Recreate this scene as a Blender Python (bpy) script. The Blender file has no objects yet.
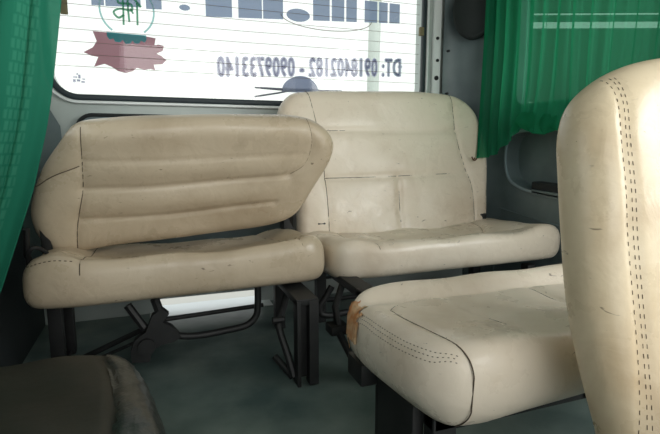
import bpy, bmesh, math, random
import numpy as np
from mathutils import Vector, Matrix
random.seed(4); rng = np.random.RandomState(4)
S = bpy.context.scene; COL = S.collection

# ------------------------------------------------------------------ camera
cam_d = bpy.data.cameras.new('camera'); cam = bpy.data.objects.new('camera', cam_d); COL.objects.link(cam)
cam_d.sensor_width = 36; cam_d.lens = 26.18; cam_d.clip_start = .02
cam.location = (0, 0, .72); cam.rotation_euler = (math.radians(90 - 8.3), 0, math.radians(-20))
S.camera = cam
# ------------------------------------------------------------------ world: overcast daylight, strengthened toward the front as added interior fill
W = bpy.data.worlds.new('sky'); S.world = W; W.use_nodes = True
nt = W.node_tree; nt.nodes.clear()
wo = nt.nodes.new('ShaderNodeOutputWorld'); bg = nt.nodes.new('ShaderNodeBackground')
tc = nt.nodes.new('ShaderNodeTexCoord'); sp = nt.nodes.new('ShaderNodeSeparateXYZ'); mr = nt.nodes.new('ShaderNodeMapRange')
rp = nt.nodes.new('ShaderNodeValToRGB')
nt.links.new(tc.outputs['Generated'], sp.inputs[0]); nt.links.new(sp.outputs['Y'], mr.inputs[0])
mr.inputs[1].default_value = -1; mr.inputs[2].default_value = 1; mr.inputs[3].default_value = 1.6; mr.inputs[4].default_value = 1.13
nt.links.new(sp.outputs['Z'], rp.inputs[0])
rp.color_ramp.elements[0].position = 0; rp.color_ramp.elements[0].color = (.93, .95, .90, 1)
rp.color_ramp.elements[1].position = .6; rp.color_ramp.elements[1].color = (.93, .98, 1, 1)
nt.links.new(rp.outputs[0], bg.inputs[0]); nt.links.new(mr.outputs[0], bg.inputs[1]); nt.links.new(bg.outputs[0], wo.inputs[0])

def area(name, loc, target, sx, sy, energy, color=(1, 1, 1)):
    l = bpy.data.lights.new(name, 'AREA'); l.shape = 'RECTANGLE'; l.size = sx; l.size_y = sy; l.energy = energy; l.color = color
    o = bpy.data.objects.new(name, l); COL.objects.link(o); o.location = loc
    o.rotation_euler = (Vector(target) - Vector(loc)).to_track_quat('-Z', 'Y').to_euler(); return o
area('side_door_daylight', (2.2, -.35, 1.4), (.7, 1.5, .5), 1.4, 1.1, 22, (.98, 1, .99))
area('front_fill', (.5, -1.5, 1.5), (.6, 1.6, .6), 1.5, .8, 12, (1, .98, .94))  # fill lamp added beyond the open front to brighten the seats
S.view_settings.view_transform = 'Standard'; S.view_settings.look = 'None'; S.view_settings.gamma = 1
S.view_settings.use_curve_mapping = False; S.view_settings.exposure = .1

# ------------------------------------------------------------------ materials
def lin(c): return tuple((x / 255 / 12.92 if x / 255 <= .04045 else ((x / 255 + .055) / 1.055) ** 2.4) for x in c) + (1,)
def mat(name, col, rough=.6, metal=0, col2=None, nscale=8, bump=0, bscale=60, spec=.5, detail=6):
    m = bpy.data.materials.new(name); m.use_nodes = True; n = m.node_tree; b = n.nodes['Principled BSDF']
    b.inputs['Roughness'].default_value = rough; b.inputs['Metallic'].default_value = metal
    b.inputs['Specular IOR Level'].default_value = spec
    t = n.nodes.new('ShaderNodeTexCoord')
    if col2:
        no = n.nodes.new('ShaderNodeTexNoise'); no.inputs['Scale'].default_value = nscale; no.inputs['Detail'].default_value = detail
        n.links.new(t.outputs['Object'], no.inputs['Vector'])
        r = n.nodes.new('ShaderNodeValToRGB'); r.color_ramp.elements[0].position = .35; r.color_ramp.elements[1].position = .68
        r.color_ramp.elements[0].color = lin(col); r.color_ramp.elements[1].color = lin(col2)
        n.links.new(no.outputs[0], r.inputs[0]); n.links.new(r.outputs[0], b.inputs['Base Color'])
    else: b.inputs['Base Color'].default_value = lin(col)
    if bump:
        no = n.nodes.new('ShaderNodeTexNoise'); no.inputs['Scale'].default_value = bscale; no.inputs['Detail'].default_value = 4
        n.links.new(t.outputs['Object'], no.inputs['Vector'])
        bu = n.nodes.new('ShaderNodeBump'); bu.inputs['Strength'].default_value = bump; bu.inputs['Distance'].default_value = .004
        n.links.new(no.outputs[0], bu.inputs['Height']); n.links.new(bu.outputs[0], b.inputs['Normal'])
    return m
def vinyl(name, base, stain, scuff, amount=.5, rough=.42, seed=0):
    """worn leatherette: blotchy stains, fine dark scuffs, soft wrinkles"""
    m = bpy.data.materials.new(name); m.use_nodes = True; n = m.node_tree; L = n.links.new; b = n.nodes['Principled BSDF']
    t = n.nodes.new('ShaderNodeTexCoord'); mp = n.nodes.new('ShaderNodeMapping'); mp.inputs['Location'].default_value = (seed, seed * 1.7, 0)
    L(t.outputs['Object'], mp.inputs[0])
    def noise(sc, det=5, ro=.6, dist=0, vec=mp):
        x = n.nodes.new('ShaderNodeTexNoise'); x.inputs['Scale'].default_value = sc; x.inputs['Detail'].default_value = det
        x.inputs['Roughness'].default_value = ro; x.inputs['Distortion'].default_value = dist; L(vec.outputs[0], x.inputs['Vector']); return x.outputs[0]
    def ramp(inp, a, c, inv=False):
        r = n.nodes.new('ShaderNodeMapRange'); r.inputs[1].default_value = a; r.inputs[2].default_value = c
        r.interpolation_type = 'SMOOTHSTEP'; L(inp, r.inputs[0]); return r.outputs[0]
    def mul(a, v):
        x = n.nodes.new('ShaderNodeMath'); x.operation = 'MULTIPLY'; L(a, x.inputs[0]); x.inputs[1].default_value = v; return x.outputs[0]
    def mix(f, a, c):
        x = n.nodes.new('ShaderNodeMix'); x.data_type = 'RGBA'; L(f, x.inputs[0])
        for i, v in ((6, a), (7, c)):
            if isinstance(v, tuple): x.inputs[i].default_value = v
            else: L(v, x.inputs[i])
        return x.outputs[2]
    c = mix(mul(ramp(noise(3.2, 6, .62, .4), .42, .75), amount), lin(base), lin(stain))
    c = mix(mul(ramp(noise(14, 8, .7), .55, .8), amount * .6), c, lin(stain))
    ms = n.nodes.new('ShaderNodeMapping'); ms.inputs['Scale'].default_value = (1, 1, 3.2); ms.inputs['Rotation'].default_value = (.3, .5, .2); L(mp.outputs[0], ms.inputs[0])
    c = mix(mul(ramp(noise(26, 3, .5, 1.2, ms), .70, .76), .7), c, lin(scuff))
    L(c, b.inputs['Base Color']); b.inputs['Roughness'].default_value = rough
    L(ramp(noise(9, 5), -.2, 1.6), b.inputs['Roughness'])
    bu = n.nodes.new('ShaderNodeBump'); bu.inputs['Strength'].default_value = .35; bu.inputs['Distance'].default_value = .006; L(noise(16, 3, .5, 1.0), bu.inputs['Height'])
    b2 = n.nodes.new('ShaderNodeBump'); b2.inputs['Strength'].default_value = .12; b2.inputs['Distance'].default_value = .001; L(noise(420, 2), b2.inputs['Height'])
    L(bu.outputs[0], b2.inputs['Normal']); L(b2.outputs[0], b.inputs['Normal'])
    return m
def sheer(name, col, colt, transp=.08, weave=None, hem=None):
    """translucent curtain cloth; weave = (band start, band end) in UV.x with an eyelet lace pattern"""
    m = bpy.data.materials.new(name); m.use_nodes = True; n = m.node_tree; L = n.links.new; n.nodes.clear()
    o = n.nodes.new('ShaderNodeOutputMaterial'); d = n.nodes.new('ShaderNodeBsdfDiffuse'); t = n.nodes.new('ShaderNodeBsdfTranslucent')
    g = n.nodes.new('ShaderNodeBsdfTransparent'); m1 = n.nodes.new('ShaderNodeMixShader'); m2 = n.nodes.new('ShaderNodeMixShader')
    d.inputs[0].default_value = lin(col); t.inputs[0].default_value = lin(colt); m1.inputs[0].default_value = .5
    g.inputs[0].default_value = (.6, 1, .82, 1)
    L(d.outputs[0], m1.inputs[1]); L(t.outputs[0], m1.inputs[2]); L(m1.outputs[0], m2.inputs[1]); L(g.outputs[0], m2.inputs[2]); L(m2.outputs[0], o.inputs[0])
    m2.inputs[0].default_value = transp
    if weave:
        uv = n.nodes.new('ShaderNodeTexCoord'); s = n.nodes.new('ShaderNodeSeparateXYZ'); L(uv.outputs['UV'], s.inputs[0])
        mp = n.nodes.new('ShaderNodeMapping'); mp.inputs['Scale'].default_value = (1, 1, 1); L(uv.outputs['UV'], mp.inputs[0])
        br = n.nodes.new('ShaderNodeTexBrick'); br.inputs['Scale'].default_value = 1; br.inputs['Brick Width'].default_value = .016; br.inputs['Row Height'].default_value = .0235
        br.inputs['Mortar Size'].default_value = .0055; br.inputs['Mortar Smooth'].default_value = 1; L(mp.outputs[0], br.inputs['Vector'])
        a = n.nodes.new('ShaderNodeMapRange'); a.interpolation_type = 'SMOOTHSTEP'; a.inputs[1].default_value = weave[0]; a.inputs[2].default_value = weave[0] + .006; L(s.outputs[0], a.inputs[0])
        c = n.nodes.new('ShaderNodeMapRange'); c.interpolation_type = 'SMOOTHSTEP'; c.inputs[1].default_value = weave[1]; c.inputs[2].default_value = weave[1] + .006; c.inputs[3].default_value = 1; c.inputs[4].default_value = 0; L(s.outputs[0], c.inputs[0])
        ma = n.nodes.new('ShaderNodeMath'); ma.operation = 'MULTIPLY'; L(a.outputs[0], ma.inputs[0]); L(c.outputs[0], ma.inputs[1])
        iv = n.nodes.new('ShaderNodeMath'); iv.operation = 'SUBTRACT'; iv.inputs[0].default_value = 1; L(br.outputs['Fac'], iv.inputs[1])
        mb = n.nodes.new('ShaderNodeMath'); mb.operation = 'MULTIPLY'; L(ma.outputs[0], mb.inputs[0]); L(iv.outputs[0], mb.inputs[1])
        x = n.nodes.new('ShaderNodeMix'); x.data_type = 'RGBA'; L(mb.outputs[0], x.inputs[0]); x.inputs[6].default_value = lin(col); x.inputs[7].default_value = lin((70, 152, 124))
        L(x.outputs[2], d.inputs[0])
    return m
def glass(name, tint=(.97, 1, .985, 1)):
    m = bpy.data.materials.new(name); m.use_nodes = True; n = m.node_tree; L = n.links.new; n.nodes.clear()
    o = n.nodes.new('ShaderNodeOutputMaterial'); g = n.nodes.new('ShaderNodeBsdfTransparent'); g.inputs[0].default_value = tint
    gl = n.nodes.new('ShaderNodeBsdfGlossy'); gl.inputs['Roughness'].default_value = .03; mx = n.nodes.new('ShaderNodeMixShader')
    fr = n.nodes.new('ShaderNodeLayerWeight'); pw = n.nodes.new('ShaderNodeMath'); pw.operation = 'POWER'; pw.inputs[1].default_value = 5; L(fr.outputs['Facing'], pw.inputs[0])
    ad = n.nodes.new('ShaderNodeMath'); ad.operation = 'MULTIPLY_ADD'; ad.inputs[1].default_value = .9; ad.inputs[2].default_value = .05; L(pw.outputs[0], ad.inputs[0]); L(ad.outputs[0], mx.inputs[0]); L(g.outputs[0], mx.inputs[1]); L(gl.outputs[0], mx.inputs[2]); L(mx.outputs[0], o.inputs[0]); return m
def film(name, col, alpha):
    m = bpy.data.materials.new(name); m.use_nodes = True; n = m.node_tree; L = n.links.new; n.nodes.clear()
    o = n.nodes.new('ShaderNodeOutputMaterial'); g = n.nodes.new('ShaderNodeBsdfTransparent'); d = n.nodes.new('ShaderNodeBsdfDiffuse'); t = n.nodes.new('ShaderNodeBsdfTranslucent')
    d.inputs[0].default_value = lin(col); t.inputs[0].default_value = lin(col)
    m1 = n.nodes.new('ShaderNodeMixShader'); m2 = n.nodes.new('ShaderNodeMixShader'); m1.inputs[0].default_value = .6; m2.inputs[0].default_value = 1 - alpha
    L(d.outputs[0], m1.inputs[1]); L(t.outputs[0], m1.inputs[2]); L(m1.outputs[0], m2.inputs[1]); L(g.outputs[0], m2.inputs[2]); L(m2.outputs[0], o.inputs[0]); return m

M = dict(
    cream=vinyl('cream_vinyl', (232, 219, 200), (190, 168, 142), (92, 74, 56), .55, seed=3),
    cream_near=vinyl('cream_vinyl_near', (226, 209, 178), (184, 156, 118), (88, 70, 50), .75, seed=9),
    tan=vinyl('shaded_cream_vinyl', (196, 180, 156), (154, 134, 108), (84, 66, 46), .6, seed=17),  # darker base puts the left bench's shade into the colour; stains are wear
    thread=mat('dark_thread', (84, 72, 58), .8), thread_soft=mat('tan_thread', (138, 120, 96), .8), black=mat('black_paint', (20, 21, 22), .55, col2=(32, 33, 33), nscale=20),
    foam=mat('rusty_foam', (196, 128, 74), .95, col2=(222, 190, 150), nscale=38, bump=.8, bscale=90),
    floor=mat('grey_floor_vinyl', (76, 94, 92), .4, col2=(118, 132, 126), nscale=5, bump=.15, bscale=40),
    slate=mat('slate_plastic', (92, 106, 110), .42, col2=(110, 124, 126), nscale=6, bump=.25, bscale=300),
    rim=mat('pocket_rim_highlight', (132, 148, 156), .35), slate_d=mat('dark_slate_plastic', (42, 48, 50), .6, bump=.3, bscale=300),
    paint=mat('pale_grey_paint', (176, 186, 184), .35, col2=(192, 200, 196), nscale=5),
    paint_l=mat('light_door_paint', (238, 243, 243), .25), rubber=mat('window_rubber', (40, 52, 58), .5),
    ceil=mat('headliner', (150, 150, 142), .9), dark=mat('dark_trim', (34, 38, 40), .8),
    steel=mat('worn_aluminium', (215, 220, 220), .35, metal=.3), glass=glass('clear_glass'),
    curt=sheer('green_curtain_cloth', (40, 132, 96), (50, 155, 110), .21), curt_l=sheer('green_lace_curtain_cloth', (42, 122, 98), (52, 140, 112), .04, weave=(.055, .135)),
    olive=mat('dark_olive_vinyl', (40, 39, 30), .55, col2=(50, 47, 38), nscale=7, bump=.3, bscale=24),
    plastic=mat('crinkled_plastic', (50, 54, 50), .3, col2=(70, 71, 66), nscale=14, bump=1, bscale=30),
    lotus=film('lotus_film', (180, 130, 144), .78), teal=film('teal_film', (100, 190, 200), .75), green_ink=film('green_ink', (90, 180, 140), .7), ring=film('pale_teal_film', (120, 200, 200), .5),
    blue=film('blue_grey_film', (150, 168, 198), .68), letter=film('violet_grey_film', (205, 205, 225), .8), wire=film('heater_wire', (150, 140, 130), .6), paper=film('pale_paper', (215, 215, 208), .9), gold=mat('brown_label', (130, 120, 90), .7),
    wiper=mat('wiper_plastic', (70, 76, 96), .5), motor=film('motor_cover', (150, 160, 190), .8),
    band_wall=mat('light_band_wall_paint', (70, 80, 74), .9), sill_shine=mat('sill_shine_white', (240, 240, 240), .8), ground=mat('concrete', (190, 188, 180), .9), post=mat('outside_pipe', (200, 206, 200), .8),
    grille=mat('speaker_grille', (38, 44, 44), .8, bump=1, bscale=500), hook=mat('rusty_wire', (96, 66, 44), .6, metal=.3))

# ------------------------------------------------------------------ helpers
def mesh_obj(name, V, Fc, m, parent=None, smooth=True, kind=None):
    me = bpy.data.meshes.new(name); me.from_pydata([tuple(map(float, v)) for v in V], [], Fc); me.update()
    if smooth: me.polygons.foreach_set('use_smooth', [True] * len(me.polygons))
    me.materials.append(m); o = bpy.data.objects.new(name, me); COL.objects.link(o)
    if parent: o.parent = parent; o.matrix_parent_inverse = parent.matrix_basis.inverted()
    if kind: o['kind'] = kind
    return o
def tag(o, label, cat, group=None):
    o['label'] = label; o['category'] = cat
    if group: o['group'] = group
    return o
def empty(name, loc): o = bpy.data.objects.new(name, None); o.empty_display_size = .1; COL.objects.link(o); o.location = loc; return o
class MB:
    def __init__(s): s.V = []; s.F = []
    def add(s, V, Fc): k = len(s.V); s.V += [tuple(v) for v in V]; s.F += [tuple(i + k for i in f) for f in Fc]; return s
    def box(s, a, b, bev=.004, rot=None, piv=None):
        bm = bmesh.new(); bmesh.ops.create_cube(bm, size=1)
        for v in bm.verts: v.co = Vector([(a[i] + b[i]) / 2 + v.co[i] * (b[i] - a[i]) for i in range(3)])
        if bev: bmesh.ops.bevel(bm, geom=list(bm.edges), offset=bev, segments=2, affect='EDGES', profile=.6)
        if rot is not None: bmesh.ops.rotate(bm, verts=bm.verts, cent=piv or ((a[0] + b[0]) / 2, (a[1] + b[1]) / 2, (a[2] + b[2]) / 2), matrix=rot)
        bm.verts.index_update(); s.add([v.co[:] for v in bm.verts], [[v.index for v in f.verts] for f in bm.faces]); bm.free(); return s
    def tube(s, P, r, n=8, cap=True):
        P = [Vector(p) for p in P]; rs = r if isinstance(r, (list, tuple)) else [r] * len(P)
        up = None; V = []; Fc = []
        for i, p in enumerate(P):
            t = (P[min(i + 1, len(P) - 1)] - P[max(i - 1, 0)]).normalized()
            if up is None: up = t.orthogonal().normalized()
            up = (up - t * up.dot(t)).normalized(); sd = t.cross(up)
            for k in range(n):
                a = 2 * math.pi * k / n; V.append(p + (up * math.cos(a) + sd * math.sin(a)) * rs[i])
        for i in range(len(P) - 1):
            for k in range(n): Fc.append((i * n + k, i * n + (k + 1) % n, (i + 1) * n + (k + 1) % n, (i + 1) * n + k))
        if cap: Fc.append(tuple(range(n))[::-1]); Fc.append(tuple((len(P) - 1) * n + k for k in range(n)))
        return s.add(V, Fc)
    def build(s, name, m, parent=None, smooth=True, kind=None):
        o = mesh_obj(name, s.V, s.F, m, parent, False, kind)
        if smooth:
            me = o.data; me.polygons.foreach_set('use_smooth', [True] * len(me.polygons))
            bm = bmesh.new(); bm.from_mesh(me)
            for e in bm.edges:
                if len(e.link_faces) == 2 and e.calc_face_angle(0) > .7: e.smooth = False
            bm.to_mesh(me); bm.free()
        return o
def smooth_path(P, n=10, closed=False):
    P = [np.array(p, float) for p in P]; N = len(P); out = []
    rngi = range(N) if closed else range(N - 1)
    for i in rngi:
        g = lambda k: P[k % N] if closed else P[min(max(k, 0), N - 1)]
        p0, p1, p2, p3 = g(i - 1), g(i), g(i + 1), g(i + 2)
        d = lambda a, b: max(np.linalg.norm(a - b) ** .5, 1e-4)
        t0 = 0; t1 = t0 + d(p0, p1); t2 = t1 + d(p1, p2); t3 = t2 + d(p2, p3)
        for k in range(n):
            t = t1 + (t2 - t1) * k / n
            if np.linalg.norm(p0 - p1) < 1e-6: p0 = p1 * 2 - p2; t0, t1, t2, t3 = 0, d(p0, p1), d(p0, p1) + d(p1, p2), d(p0, p1) + d(p1, p2) + d(p2, p3); t = t1 + (t2 - t1) * k / n
            if np.linalg.norm(p3 - p2) < 1e-6: p3 = p2 * 2 - p1; t3 = t2 + d(p2, p3)
            A1 = (t1 - t) / (t1 - t0) * p0 + (t - t0) / (t1 - t0) * p1; A2 = (t2 - t) / (t2 - t1) * p1 + (t - t1) / (t2 - t1) * p2; A3 = (t3 - t) / (t3 - t2) * p2 + (t - t2) / (t3 - t2) * p3
            B1 = (t2 - t) / (t2 - t0) * A1 + (t - t0) / (t2 - t0) * A2; B2 = (t3 - t) / (t3 - t1) * A2 + (t - t1) / (t3 - t1) * A3
            out.append((t2 - t) / (t2 - t1) * B1 + (t - t1) / (t2 - t1) * B2)
    if not closed: out.append(P[-1])
    return np.array(out)
def resample(P, step=None, n=None):
    P = np.array(P); L = np.r_[0, np.cumsum(np.linalg.norm(np.diff(P, axis=0), axis=1))]
    s = np.linspace(0, L[-1], n or max(2, int(L[-1] / step)))
    return np.stack([np.interp(s, L, P[:, k]) for k in range(P.shape[1])], 1)
def interp_at(P, s):
    L = np.r_[0, np.cumsum(np.linalg.norm(np.diff(P, axis=0), axis=1))]; L /= L[-1]
    return np.stack([np.interp(s, L, P[:, k]) for k in range(P.shape[1])], 1)

class Pad:
    """stuffed, covered cushion: outline in (u,v), puffed along w on both sides; seams press grooves into the cover"""
    def __init__(s, outline, corners, Tf, Tb, r, p, mapf, sculpt=None, seams=(), nu=110, nv=80, rb=None):
        O = smooth_path(outline, 12, True); s.O = O; idx = [c * 12 for c in corners]
        seg = lambda a, b: np.vstack([O[a:b + 1]]) if b > a else np.vstack([O[a:], O[:b + 1]])
        # corners order: bottom-left, bottom-right, top-right, top-left
        bot, rig, top, lef = seg(idx[0], idx[1]), seg(idx[1], idx[2]), seg(idx[2], idx[3])[::-1], seg(idx[3], idx[0])[::-1]
        sp = lambda n: (lambda t: .35 * t + .65 * (1 - np.cos(np.pi * t)) / 2)(np.linspace(0, 1, n))
        a, b = sp(nu), sp(nv); B, T, Lf, R = interp_at(bot, a), interp_at(top, a), interp_at(lef, b), interp_at(rig, b)
        A, Bb = a[None, :, None], b[:, None, None]
        G = (1 - Bb) * B[None] + Bb * T[None] + (1 - A) * Lf[:, None] + A * R[:, None] - ((1 - A) * (1 - Bb) * B[0] + A * (1 - Bb) * B[-1] + (1 - A) * Bb * T[0] + A * Bb * T[-1])
        s.Tf, s.Tb, s.r, s.p, s.rb = Tf, Tb, r, p, rb or r; s.sculpt = sculpt; s.map = mapf
        s.seams = [dict(sm, P=resample(smooth_path(sm['pts'], 8), .006)) for sm in seams]
        uv = G.reshape(-1, 2); s.uv = uv
        wf = s.front(uv); wb = s.back(uv)
        s.Vf = np.array(mapf(uv[:, 0], uv[:, 1], wf)).T; s.Vb = np.array(mapf(uv[:, 0], uv[:, 1], wb)).T
        s.nu, s.nv = nu, nv
    def dist(s, uv):
        A = s.O; B = np.roll(A, -1, 0); out = np.full(len(uv), 9.)
        for a, b in zip(A, B):
            d = b - a; l = max((d ** 2).sum(), 1e-12); t = np.clip(((uv - a) @ d) / l, 0, 1); out = np.minimum(out, np.linalg.norm(uv - a - t[:, None] * d, axis=1))
        return out
    def prof(s, d, r): t = np.clip(d / r, 0, 1); return (1 - (1 - t) ** s.p) ** (1 / s.p)
    def front(s, uv, groove=True):
        d = s.dist(uv); g = s.prof(d, s.r); w = s.Tf * g
        if s.sculpt is not None: w = w + s.sculpt(uv[:, 0], uv[:, 1]) * g
        if groove:
            for sm in s.seams:
                if sm.get('depth', 0) == 0: continue
                dm = np.full(len(uv), 9.)
                for p in sm['P']: dm = np.minimum(dm, np.linalg.norm(uv - p, axis=1))
                w = w - g * (sm['depth'] * np.exp(-(dm / .006) ** 2) * .6 + sm['depth'] * np.exp(-(dm / sm.get('soft', .02)) ** 2) * .4)
        return w
    def back(s, uv): return -s.Tb * s.prof(s.dist(uv), s.rb)
    def build(s, name, m, parent):
        nu, nv = s.nu, s.nv; N = nu * nv; V = np.vstack([s.Vf, s.Vb]); Fc = []
        for j in range(nv - 1):
            for i in range(nu - 1):
                a = j * nu + i; q = (a, a + 1, a + nu + 1, a + nu); Fc.append(q); Fc.append(tuple(N + k for k in q[::-1]))
        o = mesh_obj(name, V, Fc, m, parent)
        bm = bmesh.new(); bm.from_mesh(o.data); bmesh.ops.remove_doubles(bm, verts=bm.verts, dist=1e-5)
        bmesh.ops.recalc_face_normals(bm, faces=bm.faces); bm.to_mesh(o.data); bm.free()
        return o
    def stitches(s, name, m, parent):
        for sm in s.seams:
            if not sm.get('thread', 1): continue
            mb = MB(); P = resample(sm['P'], .0004); P = P[np.r_[0:30, 30:len(P):7]] if len(P) > 40 else P; w = s.front(P) + .0002
            Q = np.array(s.map(P[:, 0], P[:, 1], w)).T; rad = sm.get('rad', .0016)
            if sm.get('wrap'):        # the seam runs on over the edge and down the lower half
                k = P[:sm['wrap']]; k = k[s.dist(k) < .03][::1]; wb = s.back(k) - .0002; Q = np.vstack([np.array(s.map(k[:, 0], k[:, 1], wb)).T[::-1], Q])
            if sm.get('wrap'): Q[:, 1] -= .0042 * np.clip((.66 - Q[:, 1]) / .04, 0, 1)
            if sm.get('dash'):
                Q = resample(Q, .0015); k = sm['dash']; i = 0
                while i + k < len(Q): mb.tube(Q[i:i + k:2], rad, 5); i += k + max(2, k // 2)
            else: mb.tube(resample(Q, .004), rad, 5)
            mb.build(name, m, parent)
    def patch(s, name, pred, off, m, parent, jit=.002, normal=(0, 0, 1)):
        nu = s.nu; V = []; Fc = []; ids = {}
        for base in (s.Vf, s.Vb):
            sel = pred(base); ids = {}
            for j in range(s.nv - 1):
                for i in range(nu - 1):
                    q = [j * nu + i, j * nu + i + 1, (j + 1) * nu + i + 1, (j + 1) * nu + i]
                    if all(sel[k] for k in q):
                        f = []
                        for k in q:
                            if k not in ids: ids[k] = len(V); V.append(base[k] + np.array(off) + rng.uniform(-jit, jit, 3))
                            f.append(ids[k])
                        Fc.append(f)
        return mesh_obj(name, V, Fc, m, parent) if Fc else None

def rrect(a0, a1, b0, b1, r, n=8):
    P = []
    for cx, cy, s in ((a1 - r, b1 - r, 0), (a0 + r, b1 - r, 1), (a0 + r, b0 + r, 2), (a1 - r, b0 + r, 3)):
        for k in range(n + 1): t = math.pi / 2 * (s + k / n); P.append((cx + r * math.cos(t), cy + r * math.sin(t)))
    return P
def plate_hole(mb, outer, loop, to3, depth=None):
    """flat wall with one opening; outer = (a0,a1,b0,b1); depth = reveal around the opening"""
    a0, a1, b0, b1 = outer; ca = sum(p[0] for p in loop) / len(loop); cb = sum(p[1] for p in loop) / len(loop); out = []
    ang = lambda p: math.atan2(p[1] - cb, p[0] - ca)
    L = []
    for q, w in zip(loop, list(loop[1:]) + [loop[0]]):
        k = max(1, int(math.hypot(w[0] - q[0], w[1] - q[1]) / .03)); L += [(q[0] + (w[0] - q[0]) * i / k, q[1] + (w[1] - q[1]) * i / k) for i in range(k)]
    n = len(L); proj = []
    for p in L:
        d = (p[0] - ca, p[1] - cb); t = min(((a1 if d[0] > 0 else a0) - ca) / d[0] if abs(d[0]) > 1e-9 else 1e9, ((b1 if d[1] > 0 else b0) - cb) / d[1] if abs(d[1]) > 1e-9 else 1e9)
        proj.append((ca + d[0] * t, cb + d[1] * t))
    V = [to3(p[0], p[1], 0) for p in L] + [to3(p[0], p[1], 0) for p in proj]; Fc = []
    cor = [(a0, b0), (a1, b0), (a1, b1), (a0, b1)]
    for i in range(n):
        j = (i + 1) % n; f = [i, j, n + j]
        pi, pj = proj[i], proj[j]
        if abs(pi[0] - pj[0]) > 1e-6 and abs(pi[1] - pj[1]) > 1e-6:
            c = min(cor, key=lambda c: (c[0] - (pi[0] + pj[0]) / 2) ** 2 + (c[1] - (pi[1] + pj[1]) / 2) ** 2); V.append(to3(c[0], c[1], 0)); f.append(len(V) - 1)
        Fc.append(f + [n + i])
    k = len(V)
    if depth:
        V += [to3(p[0], p[1], depth) for p in L]
        Fc += [(i, (i + 1) % n, k + (i + 1) % n, k + i) for i in range(n)]
    mb.add(V, Fc); return mb
def ring(mb, loop, w, h0, h1, to3):
    """raised frame around a loop, w wide outwards, between heights h0 and h1"""
    n = len(loop); ca = sum(p[0] for p in loop) / n; cb = sum(p[1] for p in loop) / n; V = []
    nor = []
    for i in range(n):
        a, b = loop[i - 1], loop[(i + 1) % n]; t = (b[0] - a[0], b[1] - a[1]); l = math.hypot(*t); nor.append((t[1] / l, -t[0] / l))
    prof = [(0, h0), (0, h1 * .85 + h0 * .15), (.25, h1), (.75, h1), (1, h1 * .85 + h0 * .15), (1, h0)]
    for (s, h) in prof:
        V += [to3(p[0] + q[0] * w * s, p[1] + q[1] * w * s, h) for p, q in zip(loop, nor)]
    Fc = [(k * n + i, k * n + (i + 1) % n, (k + 1) * n + (i + 1) % n, (k + 1) * n + i) for k in range(len(prof) - 1) for i in range(n)]
    mb.add(V, Fc); return mb

# ================================================================== the van body
XL, XR, YB, YF, ZT = -.45, 1.56, 2.16, -1.1, 1.75
MB().box((XL - .05, YF, -.04), (XR + .1, YB + .06, 0), 0).build('floor', M['floor'], smooth=False, kind='structure')
MB().box((XL - .05, YF, ZT), (XR + .1, YB + .06, ZT + .04), 0).build('ceiling', M['ceil'], smooth=False, kind='structure')
# rear wall with tailgate window; daylight slot over the sill
rear3 = lambda a, b, h: (a, YB + h, b)
wl = rrect(-.352, 1.262, .925, 1.56, .09)
mb = MB(); plate_hole(mb, (XL - .05, XR + .1, .06, ZT), wl, rear3, .05)
mb.box((XL - .05, YB, 0), (-.02, YB + .05, .06), 0); mb.box((.44, YB, 0), (XR + .1, YB + .05, .06), 0)
mb.build('wall_rear', M['paint'], smooth=False, kind='structure')
mb = MB(); ring(mb, wl, .022, 0, -.016, rear3); o = mb.build('window_1', M['rubber'], kind='structure')
win = o
mb = MB(); mb.add([rear3(p[0], p[1], .012) for p in wl], [tuple(range(len(wl)))]); mb.build('pane', M['glass'], win, False)
mb = MB()
for z in np.arange(1.03, 1.56, .0465):
    e = 0
    mb.tube([(-.345 + e, YB + .0095, z + .004), (.4, YB + .0095, z), (1.256 - e, YB + .0095, z + .004)], .0011, 5)
mb.build('heater_wire', M['wire'], win)
# bright lip around the tailgate opening and pressed pale panel below
mb = MB(); ring(mb, rrect(-.376, 1.286, .901, 1.584, .11), .012, 0, -.020, rear3); mb.build('trim_1', M['paint_l'], kind='structure')
# lining panel in the tailgate, its rounded upper corner shows above the seat
lo = rrect(-.27, 1.2, .10, .838, .05)
mb = MB(); n = len(lo); mb.add([(p[0], YB - .028, p[1]) for p in lo] + [(p[0], YB - .002, p[1]) for p in lo], [tuple(range(n))] + [(i, (i + 1) % n, n + (i + 1) % n, n + i) for i in range(n)])
mb.build('trim_2', M['slate'], smooth=False, kind='structure')
mb = MB(); ring(mb, lo, .014, 0, -.035, lambda a, b, h: (a, YB + h, b)); mb.build('trim_3', M['dark'], kind='structure')
# side walls
mb = MB(); left3 = lambda a, b, h: (XL - h, a, b)
lw = rrect(.35, 1.85, .85, 1.45, .06); plate_hole(mb, (YF, YB + .05, 0, ZT), lw, left3, .05); mb.build('wall_left', M['slate_d'], smooth=False, kind='structure')
mb = MB(); ring(mb, lw, .02, .0, -.012, left3); o = mb.build('window_2', M['rubber'], kind='structure')
MB().add([left3(p[0], p[1], .02) for p in lw], [tuple(range(len(lw)))]).build('pane', M['glass'], o, False)
right3 = lambda a, b, h: (XR + h, a, b)
rw = rrect(1.06, 1.80, .905, 1.45, .05)
pocket = [(p[0] + .025, p[1]) for p in smooth_path([(1.80, .765), (1.60, .79), (1.30, .79), (1.16, .76), (1.13, .64), (1.16, .50), (1.35, .515), (1.58, .527), (1.72, .542), (1.80, .58), (1.83, .68)], 6, True)][::-1]
mb = MB(); plate_hole(mb, (.95, YB + .05, .85, ZT), rw, right3, .05); plate_hole(mb, (.95, YB + .05, .0, .85), pocket, right3, .07)
mb.add([right3(p[0], p[1], .07) for p in pocket], [tuple(range(len(pocket)))])
mb.build('wall_right', M['slate'], smooth=False, kind='structure')
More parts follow.
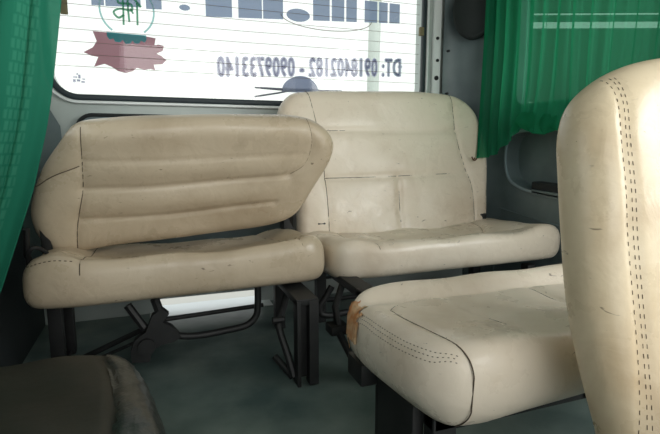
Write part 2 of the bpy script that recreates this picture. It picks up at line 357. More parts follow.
mb = MB(); ring(mb, rw, .014, 0, -.012, right3); o = mb.build('window_3', M['slate'], kind='structure')
MB().box((XR + .006, 1.46, .905), (XR + .05, 1.75, .914), .002).build('sill', M['sill_shine'], o)  # white strip stands in for the bright reflection along the window sill
MB().add([right3(p[0], p[1], .02) for p in rw], [tuple(range(len(rw)))]).build('pane', M['glass'], o, False)
mb = MB(); ring(mb, pocket[::-1], .012, 0, -.008, right3)
mb.build('trim_13', M['rim'], kind='structure'); mb = MB()  # paler tone puts the edge highlight into the rim colour
mb.tube([(XR - .001, 1.905, z) for z in (.02, .4, .86)], .003, 6); mb.tube([(XR - .001, y, z) for y, z in ((1.9, .43), (1.6, .40), (1.0, .38))], .004, 6)
mb.build('trim_4', M['slate'], kind='structure')
# tray with a dark bin in the floor of the pocket
mb = MB(); mb.box((XR + .002, 1.36, .518), (XR + .066, 1.69, .562), .006, Matrix.Rotation(math.radians(2.5), 3, 'X')); mb.build('trim_5', M['dark'], kind='structure')
mb = MB(); mb.box((XR - .008, 1.36, .505), (XR + .006, 1.68, .53), .004, Matrix.Rotation(math.radians(2), 3, 'X')); mb.box((XR + .0, 1.49, .53), (XR + .068, 1.505, .562), .003); mb.build('trim_6', M['slate'], kind='structure')
MB().box((XR, YF, 0), (XR + .06, -.75, ZT), 0).box((XR, -.75, 1.6), (XR + .06, .95, ZT), 0).box((XR, .9, 0), (XR + .06, .95, 1.6), 0).build('door_1', M['paint'], smooth=False, kind='structure')
# rear right pillar: pale flange with screws, slate corner cover with round speaker
mb = MB(); mb.box((1.322, YB - .02, .3), (1.366, YB, 1.72), .008); mb.build('trim_7', M['paint_l'], kind='structure')
V = []; Fc = []; cols = 14; rows = 24
for j in range(rows):
    z = .25 + 1.5 * j / (rows - 1)
    for i in range(cols):
        t = i / (cols - 1); x = 1.372 + (XR - 1.372 - .002) * math.sin(t * math.pi / 2) ** 1.2 ; y = YB - .03 - .26 * (1 - math.cos(t * math.pi / 2))
        bul = .014 * math.exp(-((t - .45) / .12) ** 2) * math.exp(-((z - 1.16) / .12) ** 2)
        V.append((x - bul, y - bul, z))
for j in range(rows - 1):
    for i in range(cols - 1): Fc.append((j * cols + i, j * cols + i + 1, (j + 1) * cols + i + 1, (j + 1) * cols + i))
mesh_obj('trim_8', V, Fc, M['slate'], kind='structure')
mb = MB()
for x, z in ((1.345, .97), (1.342, 1.06), (1.345, 1.145), (1.342, 1.25)): mb.tube([(x, YB - .027, z), (x, YB - .018, z)], .0075 if z != 1.06 else .011, 10)
for z in (.985, 1.19): mb.tube([(1.395, YB - .046, z), (1.395, YB - .02, z)], .006, 10)
mb.build('trim_9', M['dark'], kind='structure')
MB().box((1.24, YB - .03, 1.255), (1.262, YB - .012, 1.295), .003).build('trim_10', M['gold'], kind='structure')
# speaker grille set on the pillar cover
mb = MB(); c = Vector((1.47, 2.03, 1.36)); nrm = Vector((-.62, -.78, 0)); ux = Vector((.78, -.62, 0)); uz = Vector((0, 0, 1))
for k, (r, h) in enumerate(((.105, -.03), (.105, .012), (.098, .018), (.09, .012), (.05, .006), (.004, .004))): pass
V = []; Fc = []; prof = ((.112, -.04), (.112, .012), (.104, .018), (.096, .012), (.05, .008), (.002, .006)); nn = 32
for r, h in prof:
    for k in range(nn): a = 2 * math.pi * k / nn; V.append(c + ux * r * .85 * math.cos(a) + uz * r * 1.15 * math.sin(a) + nrm * (h + .03))
for q in range(len(prof) - 1):
    for k in range(nn): Fc.append((q * nn + k, q * nn + (k + 1) % nn, (q + 1) * nn + (k + 1) % nn, (q + 1) * nn + k))
Fc.append(tuple((len(prof) - 1) * nn + k for k in range(nn)))
tag(mesh_obj('speaker', V, Fc, M['grille']), 'dark oval loudspeaker grille in the grey corner panel beside the green curtain', 'speaker')
# rear left pillar cover
mb = MB(); mb.add([(-.40, YB - .02, .3), (-.318, YB - .02, .3), (-.336, YB - .02, .80), (-.385, YB - .02, .90), (-.44, YB - .02, .95), (XL + .002, 1.95, .95), (XL + .002, 1.95, .3)], [(0, 1, 2, 3, 4), (0, 4, 5, 6)])
mb.build('trim_11', M['slate'], smooth=False, kind='structure')
# aluminium sill plate by the tailgate
mb = MB(); mb.box((-.05, YB - .075, .0), (.48, YB + .08, .006), .002); mb.build('trim_12', M['steel'], smooth=False, kind='structure')
# outside
MB().box((-4, YB + .08, -.45), (6, 8, -.4), 0).build('ground', M['ground'], smooth=False, kind='structure')
o = MB().tube([(1.55, 3.4, -.4), (1.62, 3.4, 3)], .045, 14).build('pipe', M['post'], smooth=True); tag(o, 'pale vertical pipe standing outside behind the right part of the rear window', 'pipe')
mb = MB()
for z0, z1 in ((-.4, 1.062), (1.082, 1.645), (1.70, 1.745), (1.765, 2.6)): mb.box((-.62, 0, z0), (2.6, .03, z1), 0)  # added wall; its gaps pass sky as light bands behind the curtain
o = mb.build('light_band_wall', M['band_wall'], smooth=False, kind='structure'); o.location = (2.9, 3.16, 0); o.rotation_euler = (0, 0, math.radians(-21))

# ------------------------------------------------------------------ stickers on the rear window
def flat(name, loops, y, m, parent=None, t=.0012):
    mb = MB()
    for P in loops:
        n = len(P); V = [(p[0], y, p[1]) for p in P] + [(p[0], y + t, p[1]) for p in P]
        mb.add(V, [tuple(range(n)), tuple(range(2 * n - 1, n - 1, -1))] + [(i, (i + 1) % n, n + (i + 1) % n, n + i) for i in range(n)])
    return mb.build(name, m, parent, False)
G = YB + .014; Q = lambda p: (p[0] * 1.012 + .0, (p[1] - .72) * 1.012 + .72)
lt = [(-.2, 1.166), (-.188, 1.13), (-.203, 1.105), (-.237, 1.085), (-.21, 1.073), (-.186, 1.07), (-.203, 1.032), (-.165, 1.045), (-.14, 1.035), (-.118, 1.02), (-.09, 1.013), (-.062, 1.022), (-.048, 1.036), (-.02, 1.03), (.005, 1.034), (.022, 1.03), (.018, 1.052), (.05, 1.055), (.068, 1.072), (.05, 1.088), (.03, 1.096), (.055, 1.108), (.06, 1.128), (.04, 1.132), (.024, 1.128), (.03, 1.156), (-.02, 1.162), (-.1, 1.164)]
root = empty('lotus_sticker', (-.085, G, 1.01)); tag(root, 'sticker of a dusty purple lotus under a pale ring, on the rear window left side', 'sticker')
flat('lotus', [[Q(p) for p in lt]], G, M['lotus'], root)
cap = [(-.15, 1.166), (-.006, 1.164), (-.004, 1.148), (-.012, 1.136), (-.026, 1.142), (-.034, 1.13), (-.05, 1.13), (-.058, 1.14), (-.066, 1.128), (-.084, 1.126), (-.094, 1.14), (-.104, 1.13), (-.122, 1.132), (-.128, 1.144), (-.142, 1.138), (-.15, 1.15)]
flat('seed_pod', [[Q(p) for p in cap]], G - .0018, M['teal'], root)
loops = []
cx, cz, rr = -.072, 1.262, .104
for k in range(40):
    a0, a1 = 2 * math.pi * k / 40, 2 * math.pi * (k + 1) / 40
    if math.sin((a0 + a1) / 2) < -.80: continue
    loops.append([(cx + rr * math.cos(a0), cz + rr * math.sin(a0)), (cx + rr * math.cos(a1), cz + rr * math.sin(a1)), (cx + (rr - .007) * math.cos(a1), cz + (rr - .007) * math.sin(a1)), (cx + (rr - .007) * math.cos(a0), cz + (rr - .007) * math.sin(a0))])
flat('ring', loops, G, M['ring'], root)
# the mirrored brush character inside the ring, seen from behind
mb = MB(); B = lambda pts, r: mb.tube([(cx + x, G - .001, cz + z) for x, z in smooth_path(pts, 6)], r, 6)
B([(.022, .055), (.036, .035), (.052, .016)], .0045); B([(.038, .03), (.037, -.02), (.036, -.055)], .004)
B([(.018, .045), (-.03, .045), (-.03, .025), (.015, .022), (.018, .0), (-.028, .002), (-.05, -.012), (-.034, -.032), (-.012, -.02)], .0042)
B([(.004, .062), (.004, 0), (.006, -.045)], .004); B([(-.014, .062), (-.014, 0), (-.016, -.058)], .004); B([(.012, .006), (.022, -.012)], .0035)
mb.build('character', M['green_ink'], root)
# phone number lettering, readable from outside
def text(body, xr, z, rot, m, name, cat, label, target_w, target_h, strokes):
    """heavy mirrored lettering: every glyph is thickened by stacked, shifted outlines"""
    c = bpy.data.curves.new(name, 'FONT'); c.body = body; c.size = 1; c.offset = .015; c.resolution_u = 3; c.space_character = 1.12
    o = bpy.data.objects.new('tmp', c); COL.objects.link(o); dg = bpy.context.evaluated_depsgraph_get()
    me = bpy.data.meshes.new_from_object(o.evaluated_get(dg)); bpy.data.objects.remove(o)
    co = np.array([v.co[:] for v in me.vertices]); mn, mx = co.min(0), co.max(0); sx = target_w / (mx[0] - mn[0]); sy = target_h / (mx[1] - mn[1])
    F0 = [tuple(p.vertices) for p in me.polygons]; mb = MB()
    for k, (dx, dz) in enumerate(strokes):
        mb.add([(xr - (a - mn[0]) * sx * math.cos(rot) + dx, G - .0002 * k, z - (a - mn[0]) * sx * math.sin(rot) + (b - mn[1]) * sy + dz) for a, b, _ in co], F0)
    # the bar of the barred capital
    mb.add([(xr - a, G - .0014, z + b) for a, b in ((-.009, .042), (.017, .042), (.017, .053), (-.009, .053))], [(0, 1, 2, 3)])
    return tag(mb.build(name, m, None, False), label, cat)
text('DT: 0918402182 - 0909733140', 1.160, 1.062, math.radians(2.8), M['letter'], 'phone_lettering', 'lettering', 'grey mirror-image phone number lettering low on the rear window', .885, .086, [(0, 0), (-.005, 0), (.005, 0), (0, .003), (0, -.003)])
# large blue letters cut by the top of the view: only their feet are seen
loops = []
def foot(x0, x1, z0, z1=1.37, sl=0): loops.append([(x0, z0), (x1, z0 + (x1 - x0) * .055), (x1 + sl, z1), (x0 + sl, z1)])
for x0, x1 in ((.235, .345), (.372, .475), (.48, .57), (.71, .79), (.80, .862), (.872, .925), (.965, 1.03), (1.04, 1.085), (1.095, 1.15)): foot(x0, x1, 1.262 + (x0 - .2) * .052, 1.4)
for x0, x1 in ((-.20, -.155), (-.15, -.02), (.0, .06)): foot(x0, x1, 1.268 + (x0 + .25) * .02, 1.4)
loops.append([(.15 + .022 * math.cos(a), 1.292 + .012 * math.sin(a)) for a in np.linspace(0, 6.28, 14)[:-1]])
loops.append([(.64 + .055 * math.cos(a), 1.305 + .028 * math.sin(a)) for a in np.linspace(0, 6.28, 20)[:-1]])
root = empty('large_lettering', (.4, G, 1.3))
for L_ in loops: flat('letter', [L_], G, M['blue'], root)
tag(root, 'feet of large blue-grey letters along the top of the rear window', 'lettering')
mb = MB(); mb.tube([(.78 + .22 * math.cos(a), G, 1.305 + .055 * math.sin(a)) for a in np.linspace(math.pi, 2 * math.pi, 30)], .002, 5)
tag(mb.build('swoosh_sticker', M['wire']), 'thin grey curved swoosh line under the big blue window letters', 'sticker')
loops = [[(-.285 + dx, .972 + dz), (-.285 + dx + w, .972 + dz), (-.285 + dx + w, .972 + dz + h), (-.285 + dx, .972 + dz + h)] for dx, dz, w, h in ((0, 0, .01, .012), (.014, .004, .012, .008), (.03, 0, .012, .006), (.002, .018, .014, .005), (.02, .016, .008, .014), (.034, .012, .01, .004), (.014, .03, .006, .005))]
tag(flat('printed_mark', loops, G, M['letter']), 'tiny grey printed mark in the lower left corner of the rear window', 'sticker')
tag(flat('inspection_label', [rrect(-.31, -.284, 1.225, 1.30, .003, 2)], G - .001, M['gold']), 'small brown label at the upper left edge of the rear window', 'sticker')
# rear wiper outside
root = empty('rear_wiper', (.64, YB + .05, .99)); tag(root, 'dark rear wiper lying along the lower edge of the window, outside', 'wiper')
MB().tube([(.44, YB + .035, .984), (.60, YB + .04, .980), (.86, YB + .035, .985)], [.004, .007, .003], 8).build('wiper_blade', M['wiper'], root)
V = [(.655 + .085 * math.cos(a) * (1 - .0), YB + .03, .972 + .072 * math.sin(a)) for a in np.linspace(0, math.pi, 18)]
mb = MB(); mb.add(V + [(v[0], v[1] + .03, v[2]) for v in V], [tuple(range(18)), tuple(range(35, 17, -1))] + [(i, (i + 1) % 18, 18 + (i + 1) % 18, 18 + i) for i in range(18)])
mb.build('motor_cover', M['motor'], root, False)
MB().tube([(.44, YB + .045, .945), (.55, YB + .045, .965), (.64, YB + .045, .985)], .004, 8).build('wiper_arm', M['wiper'], root)

# ================================================================== seats
def plane_map(Y0, z0, k):
    c = 1 / math.hypot(1, k)
    # u = X, v along the lean, w towards the camera side (-Y)
    return lambda u, v, w: (u, Y0 + k * v * c - w * c, z0 + v * c + w * k * c)
def leg_post(mb, x0, x1, y, z1): mb.box((x0, y - .022, .004), (x0 + .012, y + .022, z1), .003); mb.box((x1 - .03, y - .02, .004), (x1, y + .02, z1), .003); mb.box((x0 + .004, y + .01, .02), (x1 - .004, y + .018, z1), .002)

# ---- rear left bench, backrest tipped forward
root = empty('bench_seat', (.1, 1.6, 0)); tag(root, 'stained cream bench seat, shade tinted into its cover, on the left with its backrest tipped forward, before the rear window', 'seat')
# backrest
out = [(-.354, .05), (-.314, -.003), (-.124, .008), (.144, .030), (.4, .056), (.482, .095), (.549, .212), (.600, .323), (.597, .382), (.548, .432), (.479, .457), (.306, .462), (.084, .455), (-.119, .441), (-.214, .421), (-.269, .355), (-.316, .284), (-.352, .201), (-.368, .132)]
seams = [dict(pts=[(-.197, .422), (-.201, .332), (-.209, .231), (-.237, .107), (-.248, .004)], depth=.006),
         dict(pts=[(-.346, .225), (-.288, .274), (-.209, .309)], depth=.004, thread=1),
         dict(pts=[(-.209, .231), (.016, .237), (.437, .266)], depth=.014, soft=.03, thread=0),
         dict(pts=[(-.225, .125), (-.021, .13), (.393, .164)], depth=.014, soft=.03, thread=0),
         dict(pts=[(.494, .455), (.508, .387), (.493, .312), (.437, .266)], depth=.006, rad=.0007),
         dict(pts=[(-.2, .325), (.1, .33), (.48, .345)], depth=.006, soft=.04, thread=0)]
sc = lambda u, v: .006 * np.sin(u * 14 + v * 6) * .5 + .008 * np.exp(-((v - .18) / .05) ** 2) * np.exp(-((u - .1) / .3) ** 4) + .008 * np.exp(-((v - .3) / .04) ** 2) * np.exp(-((u - .1) / .3) ** 4)
p = Pad(out, (1, 5, 10, 14), .055, .05, .06, 2.3, plane_map(1.76, .392, -.38), sc, seams)
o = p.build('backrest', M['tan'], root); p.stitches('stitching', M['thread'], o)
# cushion; u=X, v=Y, w=Z with the rear end lower
def seat_map(zf, yf, slope, roll=0, x0=0): return lambda u, v, w: (u, v, zf + w - slope * np.clip(v - yf, -.1, 1) + roll * (u - x0))
def cushion_sculpt(xa, xb, ya, yb, lift=.02, dip=.02, flare=0):
    def f(u, v):
        side = np.exp(-((u - xa - .07) / .06) ** 2) * lift + np.exp(-((u - xb + .07) / .07) ** 2) * lift
        mid = -dip * np.exp(-((v - (ya + yb) / 2) / ((yb - ya) * .33)) ** 2) * np.exp(-((u - (xa + xb) / 2) / ((xb - xa) * .36)) ** 4)
        return side + mid + .003 * np.sin(u * 23 + v * 9) + .002 * np.sin(v * 31 - u * 17)
    return f
out = [(-.35, 1.475), (-.26, 1.427), (0, 1.418), (.30, 1.418), (.47, 1.43), (.515, 1.47), (.52, 1.62), (.50, 1.84), (.46, 1.87), (.1, 1.88), (-.29, 1.88), (-.35, 1.85), (-.36, 1.65)]
seams = [dict(pts=[(-.205, 1.421), (-.205, 1.6), (-.20, 1.87)], depth=.006), dict(pts=[(.43, 1.432), (.40, 1.6), (.36, 1.87)], depth=.006, rad=.0007),
         dict(pts=[(-.348, 1.56), (-.338, 1.48), (-.25, 1.442), (-.207, 1.44)], depth=.003, dash=6), dict(pts=[(-.20, 1.50), (.1, 1.48), (.42, 1.50)], depth=.006, soft=.03, thread=0)]
p = Pad(out, (0, 5, 7, 11), .075, .06, .045, 2.6, seat_map(.34, 1.45, .10, .012), cushion_sculpt(-.34, .52, 1.42, 1.88, .018, .028), seams)
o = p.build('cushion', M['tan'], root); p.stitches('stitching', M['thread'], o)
MB().box((-.30, 1.53, .272), (.44, 1.56, .30), .004).box((-.30, 1.80, .235), (.44, 1.835, .265), .004).box((-.30, 1.53, .262), (-.27, 1.83, .282), .004).box((.40, 1.53, .262), (.43, 1.83, .282), .004).build('seat_frame', M['black'], root)
mb = MB(); leg_post(mb, .372, .44, 1.325, .27); mb.box((.372, 1.31, .255), (.44, 1.55, .275), .003); mb.build('leg', M['black'], root)
MB().tube(smooth_path([(.40, 1.50, .26), (.365, 1.45, .20), (.345, 1.42, .165), (.36, 1.37, .08), (.372, 1.345, .02)], 5), .012, 8).tube([(.325, 1.42, .18), (.36, 1.42, .18)], .012, 8).tube([(.33, 1.42, .06), (.372, 1.36, .012)], .011, 8).build('brace', M['black'], root)
mb = MB(); mb.box((-.34, 1.66, .004), (-.30, 1.70, .28), .004); mb.tube([(-.32, 1.66, .01), (-.31, 1.80, .01)], .01); mb.build('leg', M['black'], root)
mb = MB(); mb.box((-.33, 1.80, .004), (-.29, 1.84, .25), .004); mb.box((-.345, 1.70, .25), (-.315, 1.86, .50), .006, Matrix.Rotation(math.radians(12), 3, 'X')); mb.tube(smooth_path([(-.35, 1.62, .30), (-.365, 1.60, .37), (-.345, 1.58, .43), (-.315, 1.60, .41), (-.31, 1.62, .35), (-.33, 1.63, .30)], 5), .006, 6); mb.tube([(-.34, 1.68, .27), (-.375, 1.64, .40), (-.365, 1.62, .48)], .009); mb.build('hinge', M['black'], root)
MB().tube([(.43, 1.82, .25), (.50, 1.80, .36), (.49, 1.77, .47)], .016).box((.455, 1.77, .36), (.50, 1.83, .47), .006).build('hinge', M['black'], root)
MB().box((.42, 1.78, .004), (.46, 1.82, .25), .004).build('leg', M['black'], root)
# release bracket and bail handle under the cushion
V = [(-.095, .055), (-.098, .09), (-.085, .125), (-.05, .15), (-.03, .20), (.0, .22), (.02, .20), (.0, .175), (.03, .155), (.055, .12), (.03, .105), (-.01, .10), (-.035, .085), (-.045, .05)]
mb = MB(); n = len(V); mb.add([(x, 1.535, z) for x, z in V] + [(x, 1.565, z) for x, z in V], [tuple(range(n))[::-1], tuple(range(n, 2 * n))] + [(i, (i + 1) % n, n + (i + 1) % n, n + i) for i in range(n)])
mb.tube([(-.05, 1.52, .105), (-.05, 1.58, .105)], .026, 12); mb.tube([(-.055, 1.55, .16), (-.10, 1.56, .235)], .013); mb.tube([(0, 1.55, .18), (-.02, 1.55, .25)], .014); mb.build('latch_bracket', M['black'], root)
MB().tube(smooth_path([(.02, 1.55, .125), (.09, 1.55, .112), (.20, 1.55, .117), (.27, 1.55, .128), (.298, 1.55, .155), (.305, 1.55, .20), (.306, 1.55, .26)], 5), .0115, 10).build('bail_handle', M['black'], root)
MB().tube([(-.36, 1.60, .02), (-.2, 1.78, .02), (0, 1.99, .025), (.42, 2.02, .03)], .010).tube([(-.34, 1.56, .012), (-.2, 1.72, .012), (.02, 1.93, .012)], .006).build('floor_bar', M['black'], root)

# ---- rear right bench
root = empty('bench_seat', (.95, 1.6, 0)); tag(root, 'upright cream bench seat in the rear right corner below the rear window', 'seat')
out = [(.541, -.06), (.95, -.09), (1.36, -.10), (1.43, -.02), (1.452, .12), (1.465, .264), (1.45, .39), (1.415, .49), (1.334, .553), (1.175, .573), (.852, .566), (.62, .556), (.53, .537), (.482, .47), (.50, .34), (.525, .232), (.535, .088)]
seams = [dict(pts=[(.60, .556), (.632, .38), (.651, .188), (.652, -.06)], depth=.006), dict(pts=[(1.285, .565), (1.287, .382), (1.322, .242), (1.352, .148), (1.35, -.09)], depth=.006),
         dict(pts=[(.640, .384), (.934, .388), (1.289, .391)], depth=.010, soft=.028), dict(pts=[(.652, .19), (.918, .19), (1.0, .192), (1.329, .2)], depth=.010, soft=.028), dict(pts=[(.981, .19), (.984, -.075)], depth=.008)]
p = Pad(out, (0, 2, 8, 12), .05, .06, .055, 2.4, plane_map(1.85, .40, .20), lambda u, v: .004 * np.sin(u * 11) * np.sin(v * 17 + 1), seams)
o = p.build('backrest', M['cream'], root); p.stitches('stitching', M['thread'], o)
out = [(.56, 1.46), (.66, 1.425), (.95, 1.42), (1.30, 1.415), (1.47, 1.425), (1.51, 1.47), (1.515, 1.62), (1.50, 1.84), (1.44, 1.87), (1.0, 1.88), (.60, 1.88), (.545, 1.85), (.54, 1.62)]
seams = [dict(pts=[(.70, 1.428), (.69, 1.6), (.68, 1.87)], depth=.006), dict(pts=[(1.25, 1.60), (1.31, 1.70), (1.34, 1.87)], depth=.005), dict(pts=[(.68, 1.66), (.95, 1.64), (1.15, 1.62), (1.36, 1.50)], depth=.005, thread=0)]
sc = cushion_sculpt(.54, 1.48, 1.42, 1.88, .012, .03)
p = Pad(out, (0, 5, 7, 11), .06, .065, .045, 2.6, seat_map(.342, 1.45, .06, .01, .9), sc, seams)
o = p.build('cushion', M['cream'], root); p.stitches('stitching', M['thread_soft'], o)
MB().box((.58, 1.53, .272), (1.42, 1.56, .30), .004).box((.58, 1.80, .225), (1.42, 1.835, .26), .004).box((.60, 1.53, .255), (.63, 1.83, .28), .004).box((1.38, 1.53, .255), (1.41, 1.83, .28), .004).build('seat_frame', M['black'], root)
mb = MB(); mb.box((.565, 1.27, 0), (.578, 1.32, .29), .003); mb.box((.60, 1.275, 0), (.625, 1.315, .29), .003); mb.box((.57, 1.30, .01), (.62, 1.308, .28), .002); mb.box((.565, 1.28, .262), (.625, 1.55, .29), .006); mb.build('leg', M['black'], root)
MB().tube([(.575, 1.46, .26), (.535, 1.42, .20), (.53, 1.37, .13), (.57, 1.29, .02)], .012).tube([(.52, 1.40, .14), (.56, 1.40, .14)], .010).box((.50, 1.36, .125), (.56, 1.42, .155), .004).build('brace', M['black'], root)
MB().box((1.36, 1.46, .0), (1.40, 1.50, .26), .004).build('leg', M['black'], root); MB().box((1.36, 1.80, .0), (1.40, 1.84, .25), .004).build('leg', M['black'], root); MB().box((.60, 1.80, .0), (.64, 1.84, .25), .004).build('leg', M['black'], root)
MB().tube(smooth_path([(.56, 1.52, .24), (.535, 1.52, .20), (.515, 1.52, .17), (.52, 1.52, .145), (.55, 1.52, .135), (.62, 1.52, .14)], 5), .0115, 10).build('bail_handle', M['black'], root)
MB().box((1.38, 1.80, .24), (1.42, 1.95, .42), .006).build('hinge', M['black'], root); MB().box((.60, 1.80, .24), (.64, 1.95, .42), .006).build('hinge', M['black'], root)
MB().tube([(.60, 1.99, .03), (1.42, 1.99, .03)], .010).build('floor_bar', M['black'], root)

# ---- near bench base with the torn corner
root = empty('backless_bench_seat', (.85, .8, 0)); tag(root, 'cream bench seat cushion with a torn rusty corner, nearest on the right aisle side', 'seat')
out = [(.392, .72), (.412, .655), (.455, .612), (.62, .592), (1.1, .585), (1.26, .61), (1.30, .66), (1.30, .85), (1.28, 1.01), (1.2, 1.035), (.8, 1.03), (.50, 1.02), (.43, 1.00), (.395, .965), (.382, .89), (.384, .80)]
seams = [dict(pts=[(.468, .6095), (.460, .66), (.450, .74), (.447, .82), (.455, .88)], depth=.005, rad=.0012, wrap=60), dict(pts=[(.455, .88), (.50, .915), (.62, .925), (.9, .925), (1.25, .925)], depth=.007, soft=.015, rad=.0008),
         dict(pts=[(.612, .92), (.612, .70)], depth=.006, rad=.0006), dict(pts=[(.85, .92), (.845, .72)], depth=.006, rad=.0006)]
for dd in (.006, .010, .0145):
    seams.append(dict(pts=[(.382 + dd, .89), (.384 + dd, .80), (.392 + dd, .72), (.412 + dd * .9, .655 + dd * .4), (.456, .6125 + dd)], depth=.0012, dash=4, rad=.0008))
def nsc(u, v):
    return .022 * np.exp(-((v - .985) / .035) ** 2) - .010 * np.exp(-((v - .82) / .08) ** 2) * np.exp(-((u - .85) / .35) ** 4) + .002 * np.sin(u * 25 + v * 20) - .008 * np.exp(-((v - .93) / .02) ** 2)
def nmap(u, v, w):
    z = .322 + w - .055 * np.clip(v - .62, 0, 1)
    lift = np.clip(-w / .09, 0, 1) * (.012 * np.exp(-((u - .385) / .035) ** 2) + .03 * np.clip((u - .52) / .25, 0, 1))   # the underside climbs to the left end
    tuck = np.clip(-w / .09, 0, 1) ** 1.5 * .02
    return (u + tuck * np.exp(-((u - .40) / .05) ** 2), v + tuck * np.exp(-((v - .6) / .05) ** 2), z + lift)
p = Pad(out, (1, 6, 8, 12), .078, .085, .05, 2.5, nmap, nsc, seams, 130, 100, rb=.06)
o = p.build('cushion', M['cream'], root); p.stitches('stitching', M['thread'], o)
def torn(V):
    d = np.sqrt(((V[:, 0] - .385) / .055) ** 2 + ((V[:, 1] - .945) / .075) ** 2 + ((V[:, 2] - .335) / .055) ** 2)
    return d + .16 * np.sin(V[:, 2] * 300 + V[:, 1] * 170) < 1
t = p.patch('torn_foam', torn, (-.0035, .0, .0005), M['foam'], root, .0018)
if t: t['label'] = 'rust stained foam showing at the torn corner'
def torn2(V): return (np.abs(V[:, 0] - .432 - .004 * np.sin(V[:, 2] * 900)) < .011) & (V[:, 2] < .262) & (V[:, 2] > .246) & (V[:, 1] < .66)
t = p.patch('tear', torn2, (-.001, -.0015, 0), M['foam'], root, .0008)
MB().box((.47, .69, .205), (1.24, .72, .245), .005).box((.47, .90, .205), (1.24, .94, .245), .005).box((.45, .69, .205), (.49, .93, .25), .005).box((.8, .69, .205), (.84, .93, .25), .005).build('seat_frame', M['black'], root)
for x in (.45, 1.18):
    for y in (.69, .90): MB().box((x, y, 0), (x + .05, y + .035, .24), .004).build('leg', M['black'], root)
MB().box((.43, .73, .05), (.455, .88, .24), .004).box((.40, .90, .20), (.44, .98, .25), .004).build('side_plate', M['black'], root)

# ---- foreground seat at the right edge
root = empty('tall_seat', (.9, .3, 0)); tag(root, 'tall worn cream seat back with dark triple stitching in the right foreground', 'seat')
out = [(.605, -.09), (.8, -.10), (1.05, -.09), (1.09, .0), (1.10, .25), (1.08, .44), (1.04, .53), (.95, .590), (.84, .590), (.74, .573), (.672, .547), (.622, .511), (.598, .466), (.586, .395), (.576, .31), (.567, .21), (.571, .12), (.585, .02)]
seams = []
for dd in (0, .008, .0135):
    seams.append(dict(pts=[(.660 + dd, .538), (.650 + dd, .500), (.636 + dd, .44), (.627 + dd, .36), (.618 + dd, .288), (.608 + dd, .136), (.597 + dd, 0), (.59 + dd, -.08)], depth=.002 if dd else .004, dash=6, rad=.00055))
p = Pad(out, (0, 2, 6, 10), .06, .06, .075, 2.2, plane_map(.45, .30, .28), lambda u, v: .003 * np.sin(u * 15 + v * 12), seams, 130, 120)
o = p.build('backrest', M['cream_near'], root); p.stitches('stitching', M['thread'], o)
out = [(.60, .0), (.7, -.04), (.95, -.04), (1.06, .0), (1.08, .15), (1.06, .34), (1.02, .37), (.66, .37), (.61, .34), (.59, .15)]
p = Pad(out, (0, 3, 5, 8), .07, .06, .05, 2.5, seat_map(.30, 0, .06), None, [], 50, 40)
p.build('cushion', M['cream_near'], root)
for x in (.66, .98):
    for y in (.06, .30): MB().box((x, y, 0), (x + .035, y + .035, .25), .004).build('leg', M['black'], root)
MB().box((.66, .33, .20), (.70, .44, .40), .005).build('hinge', M['black'], root); MB().box((.98, .33, .20), (1.02, .44, .40), .005).build('hinge', M['black'], root)

# ---- dark padded box in the left foreground
root = empty('padded_box', (-.2, .9, 0)); tag(root, 'low dark olive padded box in the left foreground, edge wrapped in crinkled plastic', 'box')
out = [(-.42, .60), (-.2, .575), (-.03, .60), (.004, .72), (-.012, .92), (-.045, 1.08), (-.085, 1.16), (-.16, 1.19), (-.30, 1.195), (-.42, 1.19), (-.44, 1.1), (-.44, .8)]
p = Pad(out, (0, 2, 7, 9), .10, .15, .055, 2.4, lambda u, v, w: (u, v, .156 + w), lambda u, v: .003 * np.sin(u * 30 + v * 18) + .003 * np.sin(v * 24), [dict(pts=[(-.09, .60), (-.09, .8), (-.10, 1.0), (-.13, 1.13)], depth=.01, soft=.012, thread=0)], 60, 60)
o = p.build('pad', M['olive'], root)
p.patch('plastic_wrap', lambda V: (V[:, 0] > -.092 - .04 * np.clip((V[:, 1] - .9) / .25, 0, 1)) & (V[:, 2] > .02), (.002, .002, .002), M['plastic'], root, .0015)

# ================================================================== curtains
def sheet(name, edgefn, nu, nv, m, parent=None):
    V = []; UV = []
    for j in range(nv):
        for i in range(nu): x, y, z, s, t = edgefn(i / (nu - 1), j / (nv - 1)); V.append((x, y, z)); UV.append((s, t))
    Fc = [(j * nu + i, j * nu + i + 1, (j + 1) * nu + i + 1, (j + 1) * nu + i) for j in range(nv - 1) for i in range(nu - 1)]
    o = mesh_obj(name, V, Fc, m, parent); uvl = o.data.uv_layers.new(name='UV')
    for l in o.data.loops: uvl.data[l.index].uv = UV[l.vertex_index]
    return o
# left: lace curtain hanging close on the left side
EL = np.array([(-.15, 1.45), (-.158, 1.25), (-.167, 1.124), (-.177, 1.04), (-.198, .911), (-.213, .824), (-.227, .758), (-.263, .624), (-.307, .50), (-.344, .398), (-.381, .308)])[::-1]
def lf(u, v):
    z = .30 + 1.15 * v; xe = np.interp(z, EL[:, 1], EL[:, 0])
    s = u * .34; amp = .006 + .005 * v
    y = 1.25 - .55 * s - amp * (1 - math.cos(s * 62)) + .004 * math.sin(s * 150)
    x = xe + .003 - s * .5 + .004 * math.sin(s * 62)
    return x, y, z, s, z
o = sheet('curtain', lf, 90, 60, M['curt_l']); tag(o, 'green lace curtain hanging down the left edge of the view', 'curtain')
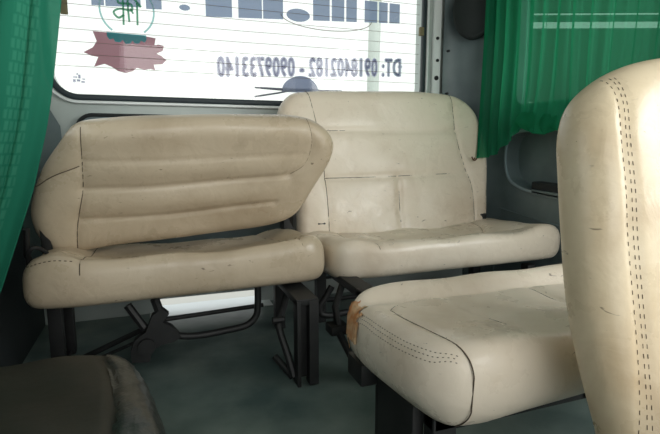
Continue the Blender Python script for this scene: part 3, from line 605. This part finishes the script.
# right: gathered curtain over the side window
bz = np.array([(1.932, .668), (1.86, .672), (1.80, .685), (1.757, .707), (1.69, .755), (1.63, .812), (1.59, .790), (1.54, .776), (1.484, .770), (1.43, .79), (1.38, .77), (1.25, .764), (1.1, .77), (1.0, .76)])[::-1]
ph = np.cumsum(rng.uniform(.5, 1.5, 60)) * 1.9
def rf(u, v):
    y = 1.925 - .93 * u; zb = np.interp(y, bz[:, 0], bz[:, 1]); zt = 1.503; z = zb + (zt - zb) * v
    a = np.interp(u * 40, range(60), ph); tw = 1 - v
    fold = .016 * math.sin(a + .6 * tw * math.sin(5 * u)) + .007 * math.sin(2.3 * a + 1 + tw) + .003 * math.sin(5.1 * a)
    x = 1.452 + fold * (.65 + .35 * v) + .05 * tw ** 3 * math.exp(-((y - 1.52) / .07) ** 2) * -1
    y2 = y + .012 * math.sin(v * 4 + u * 9) * (1 - v) * (u > .03)
    yy = y2 - .0 + (1 - v) * .012 * (u < .05)
    t = min(1, max(0, (z - .67) / .3)); e = math.exp(-u / .10)
    return x - (1 - t) * .085 * e, yy - (1 - t) * .10 * e, z, u, v
root = o = sheet('curtain', rf, 220, 70, M['curt']); tag(o, 'gathered green curtain with a ragged hem over the right side window', 'curtain')
MB().tube(smooth_path([(1.375, 1.832, .668), (1.362, 1.830, .660), (1.35, 1.827, .666), (1.343, 1.825, .676)], 4), .0033, 6).tube([(1.355, 1.828, .662), (1.36, 1.827, .672)], .003, 6).build('hem_hook', M['hook'], root)
# turned up dark fold of the hem
def hf(u, v):
    y = 1.66 - .30 * u; z0 = np.interp(y, bz[:, 0], bz[:, 1]); top = z0 + .012 + .075 * math.sin(math.pi * min(1, u * 1.15)) ** .7
    z = z0 - .004 + (top - z0) * v
    return 1.425 - .02 * math.sin(v * math.pi) + .006 * math.sin(u * 28) , y, z, u, v
sheet('turned_hem', hf, 50, 12, M['curt'], root)
o = MB().tube([(1.455, .95, 1.512), (1.455, 1.99, 1.512)], .006).box((1.45, .952, 1.505), (1.565, .965, 1.52), .002).box((1.45, 1.93, 1.505), (1.565, 1.945, 1.52), .002).build('curtain_rail', M['steel']); tag(o, 'thin metal curtain rail above the right side window', 'rail')
o = MB().tube([(-.17, 1.26, 1.455), (-.36, 1.06, 1.455)], .006).tube([(-.27, 1.155, 1.455), (-.27, 1.155, 1.752)], .005).build('curtain_rail', M['steel']); tag(o, 'thin metal curtain rail above the lace curtain on the left', 'rail')
